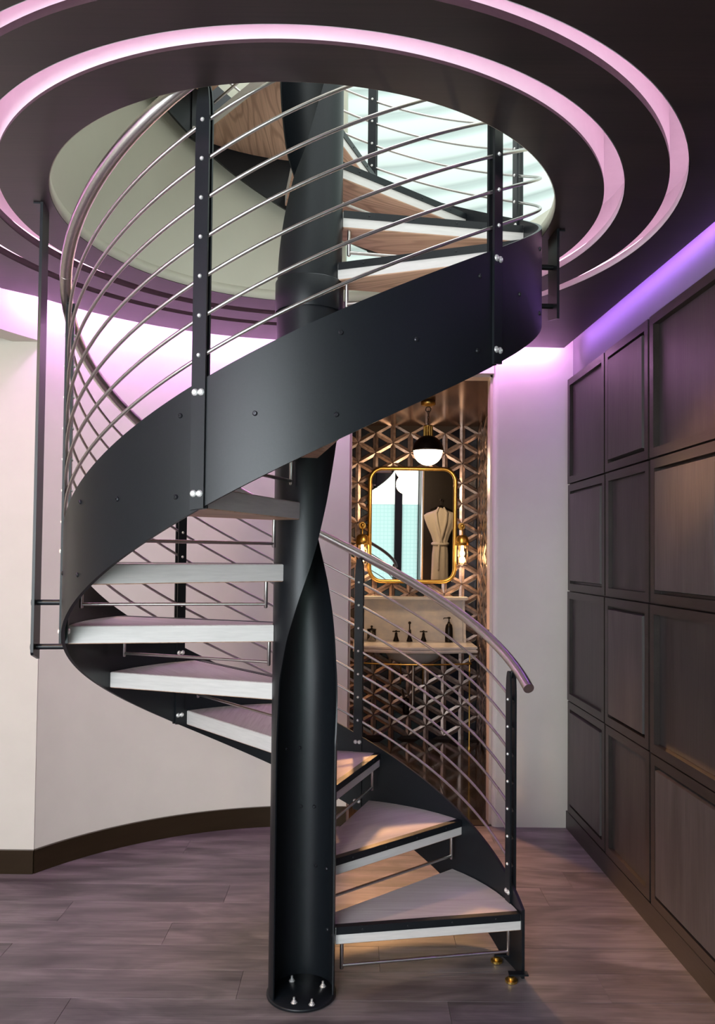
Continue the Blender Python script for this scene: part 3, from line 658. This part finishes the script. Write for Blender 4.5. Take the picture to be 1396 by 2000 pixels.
# mirror
MC = Vector((.498, BY - .045, 1.937))
mir = thing('wall_mirror', 'rounded brass framed mirror hanging above the marble washstand', 'mirror', tuple(MC))
def rrect(w_, h_, r, n=8):
    out = []
    for cx, cz, a0 in ((w_ / 2 - r, h_ / 2 - r, 0), (-w_ / 2 + r, h_ / 2 - r, 90), (-w_ / 2 + r, -h_ / 2 + r, 180), (w_ / 2 - r, -h_ / 2 + r, 270)):
        out += [(cx + r * math.cos(R(a0 + 90 * i / n)), cz + r * math.sin(R(a0 + 90 * i / n))) for i in range(n + 1)]
    return out
W_, H_ = .775, 1.025
pts = rrect(W_, H_, .115)
mb = MB().tube([MC + Vector((x, 0, z)) for x, z in pts], .019, 10, closed=True); mb.build('mirror_frame', M['brass'], mir)
pts = rrect(W_ - .01, H_ - .01, .11); k = len(pts)
mb = MB().add([MC + Vector((x, -.002, z)) for x, z in pts] + [MC + Vector((x, .012, z)) for x, z in pts], [tuple(range(k)), tuple(range(k, 2 * k))[::-1]] + [(i, (i + 1) % k, k + (i + 1) % k, k + i) for i in range(k)])
mb.build('mirror_glass', M['mirror'], mir)
MB().box(MC + Vector((0, .026, .3)), (.1, .03, .05)).build('wall_cleat', M['dark'], mir)
mir.rotation_euler = (R(2.6), 0, R(.9))

# pendant lamp
PX, PY, PZ = .535, 6.08, 2.465
pend = thing('pendant_lamp', 'round pendant lamp with dark metal top and glowing opal bottom', 'lamp', (PX, PY, PZ))
def sph(r, a0, a1, n=14): return [(r * math.cos(R(a0 + (a1 - a0) * i / n)) + .00001, r * math.sin(R(a0 + (a1 - a0) * i / n))) for i in range(n + 1)]
MB().rev(sph(.112, -90, 3), (PX, PY, PZ), 32).build('opal_globe', M['opal'], pend)
MB().rev(sph(.119, 2, 78), (PX, PY, PZ), 32).build('metal_dome', M['dark'], pend)
MB().rev([(.119, .0), (.121, -.004), (.121, .012), (.117, .014)], (PX, PY, PZ), 32).build('rim', M['dark'], pend)
mb = MB()
for k in range(10):
    a = 2 * PI * k / 10; mb.tube([Vector((PX + .030 * math.cos(a), PY + .030 * math.sin(a), PZ + .112)), Vector((PX + .030 * math.cos(a), PY + .030 * math.sin(a), PZ + .185))], .007, 6)
mb.rev([(.0001, .195), (.034, .195), (.037, .185), (.02, .183), (.02, .115), (.038, .113), (.030, .105), (.0001, .105)], (PX, PY, PZ), 20)
mb.build('fluted_neck', M['brass'], pend)
CT = BZ - .0
z = PZ + .2; i = 0; mb = MB()
while z < CT - .075:
    c = Vector((PX, PY, z)); ax = Vector((1, 0, 0)) if i % 2 else Vector((0, 1, 0))
    mb.tube([c + ax * .007 * math.cos(2 * PI * t / 10) + Vector((0, 0, .013 * math.sin(2 * PI * t / 10))) for t in range(10)], .0022, 5, closed=True); z += .019; i += 1
mb.build('chain', M['dark'], pend)
mb = MB().tube([Vector((PX + .02 * math.cos(2 * PI * t / 14), PY, CT - .065 + .02 * math.sin(2 * PI * t / 14))) for t in range(14)], .0035, 6, closed=True); mb.build('loop', M['dark'], pend)
MB().rev([(.0001, -.045), (.012, -.044), (.04, -.036), (.056, -.03), (.056, -.002), (.0001, -.001)], (PX, PY, CT), 24).build('ceiling_rose', M['brass'], pend)
bl = bpy.data.lights.new('pendant_light', 'POINT'); bl.energy = 26; bl.color = (1, .66, .36); bl.shadow_soft_size = .1
bo = bpy.data.objects.new('pendant_light', bl); C.objects.link(bo); bo.parent = pend; bo.location = (0, 0, -.16)

# sconces
def sconce(x, label):
    z = 1.69; y = BY - .085
    s = thing('wall_sconce', label, 'lamp', (x, BY, z + .17), 'sconces beside the mirror')
    MB().rev([(.0001, 0), (.022, .003), (.026, .01), (.02, .016), (.0001, .018)], (0, 0, 0), 16)
    mb = MB(); mb.tube([Vector((x, BY - .010, z + .24)), Vector((x, BY - .026, z + .24))], [.034, .030], 16); mb.build('back_plate', M['brass'], s)
    mb = MB(); mb.tube([Vector((x, BY - .02, z + .24)), Vector((x, y, z + .24)), Vector((x, y, z + .155))], .006, 8)
    mb.rev(sph(.018, -90, 90, 8), (x, y, z + .243), 12); mb.build('arm', M['brass'], s)
    MB().rev([(.0001, .16), (.03, .158), (.052, .14), (.058, .10), (.058, .065), (.054, .065), (.05, .1), (.0001, .13)], (x, y, z), 24).build('shade_cap', M['brass'], s)
    MB().rev([(.052, .075), (.055, .0), (.055, -.10), (.050, -.115), (.048, -.11), (.052, -.1), (.052, 0), (.049, .075)], (x, y, z), 24).build('glass_shade', M['glass'], s)
    MB().rev([(.011, .07), (.012, .03)] + [(.022 * math.cos(R(a)), -.005 + .028 * math.sin(R(a))) for a in range(60, -91, -15)], (x, y, z), 14).build('bulb', M['bulb'], s)
    d = bpy.data.lights.new('sconce_light', 'POINT'); d.energy = 15; d.color = (1, .64, .34); d.shadow_soft_size = .03
    o = bpy.data.objects.new('sconce_light', d); C.objects.link(o); o.parent = s; o.location = Vector((x, y, z - .06)) - worldloc(s)
sconce(.947, 'lit brass wall sconce with a clear glass cylinder, right of the mirror')
sconce(.045, 'brass wall sconce with a glass cylinder left of the mirror, behind the handrail')

# washstand
ws = thing('washstand', 'marble topped washstand with shelf and slim brass legs in the bathroom', 'washbasin', (.5, BY - .25, 0))
YB = BY - .018
def bow(x): t = (x - .5) / .53; return 6.76 - .10 * max(0, math.cos(t * PI * .5)) ** 1.2 * (1 if abs(t) < .75 else max(0, (1 - abs(t)) / .25))
xs = [-.03 + 1.06 * i / 40 for i in range(41)]
for z0, z1, ins_, nm in ((.855, .872, 0, 0), (.872, .884, .012, 0), (.884, .894, .004, 0)):
    pass
def toppts(ins_): return [(x, bow(x) + ins_) for x in [-.03 + ins_ + (1.06 - 2 * ins_) * i / 40 for i in range(41)]] + [(1.03 - ins_, YB), (-.03 + ins_, YB)]
mb = MB(); L = [(.838, .010), (.844, .002), (.858, .0), (.864, .012), (.869, .014), (.875, .003), (.889, .003), (.893, .008)]
rings = [[(p[0], p[1], z) for p in toppts(i_)] for z, i_ in L]; k = len(rings[0]); vs_ = [v for r in rings for v in r]
fs = [tuple(range(k))[::-1], tuple(range((len(L) - 1) * k, len(L) * k))]
for l in range(len(L) - 1): fs += [(l * k + i, l * k + (i + 1) % k, (l + 1) * k + (i + 1) % k, (l + 1) * k + i) for i in range(k)]
mb.add(vs_, fs); mb.build('marble_top', M['marble'], ws)
mb = MB().bbox((.03, YB - .02, .893), (.97, YB, 1.262))
for s_ in (-1, 1):   # shaped side cheeks
    pr = [(YB - .02, .893), (YB - .15, .893), (YB - .148, .93), (YB - .12, .96), (YB - .118, 1.04), (YB - .10, 1.09), (YB - .06, 1.12), (YB - .055, 1.262), (YB - .02, 1.262)]
    x0 = .5 + s_ * .455; x1 = x0 + s_ * .02; m_ = len(pr)
    mb.add([(x0, y, z) for y, z in pr] + [(x1, y, z) for y, z in pr], [tuple(range(m_)), tuple(range(m_, 2 * m_))[::-1]] + [(i, (i + 1) % m_, m_ + (i + 1) % m_, m_ + i) for i in range(m_)])
mb.build('splashback', M['marble'], ws)
mb = MB().bbox((.005, YB - .13, 1.270), (.995, YB, 1.292)); mb.bbox((.015, YB - .12, 1.262), (.985, YB, 1.270)); mb.build('shelf', M['marble'], ws)
mb = MB().rev([(.26, .0), (.255, -.03), (.22, -.085), (.15, -.125), (.05, -.14), (.0001, -.14)], (0, 0, 0), 32)
mb.v = [(v[0] + .5, v[1] * .72 + 7.0, v[2] + .852) for v in mb.v]; mb.build('basin', M['porcelain'], ws)
for x in (.025, .975):
    y = 6.87
    mb = MB().tube([Vector((x, y, .0)), Vector((x, y, .02)), Vector((x, y, .03)), Vector((x, y, .66)), Vector((x, y, .675)), Vector((x, y, .69)), Vector((x, y, .852))], [.014, .014, .0065, .0065, .012, .0065, .0065], 10)
    mb.build('leg', M['brass'], ws)
arcp = [Vector((x, bow(x) + .03, .745)) for x in [.025 + .95 * i / 24 for i in range(25)]]
mb = MB().tube([Vector((.025, 6.87, .745))] + arcp + [Vector((.975, 6.87, .745))], .0075, 8); mb.build('towel_rail', M['brass'], ws)
mb = MB().tube([Vector((.5, 7.0, .712)), Vector((.5, 7.0, .36)), Vector((.47, 7.0, .31)), Vector((.43, 7.0, .33)), Vector((.42, 7.02, .42)), Vector((.42, 7.22, .44))], .014, 10); mb.build('waste_pipe', M['steel'], ws)
mb = MB().rev([(.0001, .0), (.026, .004), (.03, .02), (.03, .12), (.026, .14), (.016, .145)], (.44, 7.0, .27), 16); mb.build('bottle_trap', M['dark'], ws)
for x in (.40, .60):
    mb = MB().tube([Vector((x, 7.15, .86)), Vector((x, 7.18, .55)), Vector((x, 7.22, .5))], .006, 8); mb.build('supply_pipe', M['brass'], ws)
def tap(x, spout):
    y = 7.14; z0 = .893
    mb = MB().rev([(.0001, 0), (.028, 0), (.026, .01), (.014, .045), (.011, .075), (.0001, .078)], (x, y, z0), 16)
    if spout:
        mb.tube([Vector((x, y, z0 + .05)), Vector((x, y - .01, z0 + .10)), Vector((x, y - .06, z0 + .105)), Vector((x, y - .10, z0 + .07))], .010, 8)
        mb.tube([Vector((x, y, z0 + .10)), Vector((x, y, z0 + .16)), Vector((x, y, z0 + .162))], [.006, .006, .014], 8)
        mb.rev(sph(.014, -90, 90, 6), (x, y, z0 + .165), 10)
    else:
        for dx, dy in ((.034, 0), (0, .034)): mb.tube([Vector((x - dx, y - dy, z0 + .088)), Vector((x + dx, y + dy, z0 + .088))], .0055, 8)
        mb.rev(sph(.012, -90, 90, 6), (x, y, z0 + .088), 10)
    mb.build('spout' if spout else 'tap', M['dark'], ws)
tap(.355, False); tap(.475, True); tap(.60, False)
# soap dispenser
sx, sy, sz = .825, 7.12, .8945
sd = thing('soap_dispenser', 'tall dark soap bottle with a pump on the marble washstand, right of the taps', 'bottle', (sx, sy, sz))
MB().rev([(.0001, 0), (.036, 0), (.037, .006), (.034, .12), (.028, .15), (.014, .165), (.012, .178), (.0001, .178)], (sx, sy, sz), 18).build('bottle_body', M['dark'], sd)
mb = MB().tube([Vector((sx, sy, sz + .176)), Vector((sx, sy, sz + .205))], .006, 8); mb.rev([(.0001, .222), (.014, .220), (.014, .206), (.0001, .204)], (sx, sy, sz), 12)
mb.tube([Vector((sx, sy, sz + .213)), Vector((sx - .045, sy, sz + .211)), Vector((sx - .05, sy, sz + .200))], .0045, 6); mb.build('pump', M['dark'], sd)
gx, gy, gz = .135, 7.12, .8945
gj = thing('glass_jar', 'small clear glass jar with a dark knobbed lid on the left of the washstand', 'jar', (gx, gy, gz))
MB().rev([(.0001, 0), (.038, 0), (.040, .004), (.040, .095), (.037, .098), (.036, .006), (.0001, .005)], (gx, gy, gz), 20).build('jar_body', M['glass'], gj)
MB().rev([(.041, .098), (.042, .108), (.012, .112), (.006, .12), (.012, .13), (.008, .138), (.0001, .14)], (gx, gy, gz), 20).build('lid', M['dark'], gj)

# bathrobe hanging on the dark wall beside the doorway (seen in the mirror)
rx, ry, rz = 1.035, YW + .165, 2.04
rb = thing('bathrobe', 'cream towelling bathrobe with tied belt hanging on a dark wall, seen in the mirror', 'bathrobe', (rx, ry, rz))
secs = [(0.0, .045, .03), (-.02, .09, .035), (-.045, .16, .04), (-.07, .195, .045), (-.13, .190, .055), (-.22, .155, .055), (-.32, .11, .05), (-.40, .085, .045), (-.45, .085, .045), (-.55, .095, .05), (-.8, .10, .05), (-1.05, .105, .05)]
mb = MB(); S = 40; vs_ = []
for dz, hw, dp in secs:
    for k in range(S):
        a = 2 * PI * k / S; fold = 1 + .10 * math.sin(9 * a + dz * 3) * (1 if dz < -.1 else .3)
        vs_.append((rx + hw * math.cos(a) * (1 + .03 * math.sin(7 * a)), ry + .062 - 0 + dp * math.sin(a) * fold, rz + dz - .02 * abs(math.cos(a)) * (dz > -.1)))
mb.add(vs_, [(i * S + k, i * S + (k + 1) % S, (i + 1) * S + (k + 1) % S, (i + 1) * S + k) for i in range(len(secs) - 1) for k in range(S)] + [tuple(range(S)), tuple(range((len(secs) - 1) * S, len(secs) * S))], True)
mb.build('robe_body', M['robe'], rb)
mb = MB()
for s_ in (-1, 1): mb.tube([Vector((rx + s_ * .03, ry + .10, rz + .004)), Vector((rx + s_ * .062, ry + .115, rz - .06)), Vector((rx + s_ * .05, ry + .125, rz - .17)), Vector((rx + s_ * .012, ry + .122, rz - .32)), Vector((rx - s_ * .012, ry + .112, rz - .41))], [.010, .016, .02, .02, .014], 8)
mb.build('shawl_collar', M['robe'], rb)
mb = MB(); mb.tube([Vector((rx + .090 * math.cos(2 * PI * t / 20), ry + .062 + .052 * math.sin(2 * PI * t / 20), rz - .425)) for t in range(20)], .018, 8, closed=True)
mb.tube([Vector((rx - .02, ry + .12, rz - .43)), Vector((rx - .03, ry + .125, rz - .6)), Vector((rx - .028, ry + .12, rz - .72))], .014, 6); mb.build('belt', M['robe'], rb)
mb = MB().tube([Vector((rx - .12, ry + .062, rz - .03)), Vector((rx, ry + .062, rz + .02)), Vector((rx + .12, ry + .062, rz - .03))], .007, 8)
mb.tube([Vector((rx, ry + .062, rz + .02)), Vector((rx, ry + .062, rz + .07)), Vector((rx + .02, ry + .062, rz + .085)), Vector((rx + .005, ry + .062, rz + .10))], .003, 6); mb.build('coat_hanger', M['dark'], rb)
MB().tube([Vector((rx, ry, rz + .085)), Vector((rx, ry + .06, rz + .085)), Vector((rx, ry + .075, rz + .10))], .007, 8).build('wall_hook', M['steel'], rb)

# tidy helper properties
for o in bpy.data.objects:
    if 'wl' in o: del o['wl']
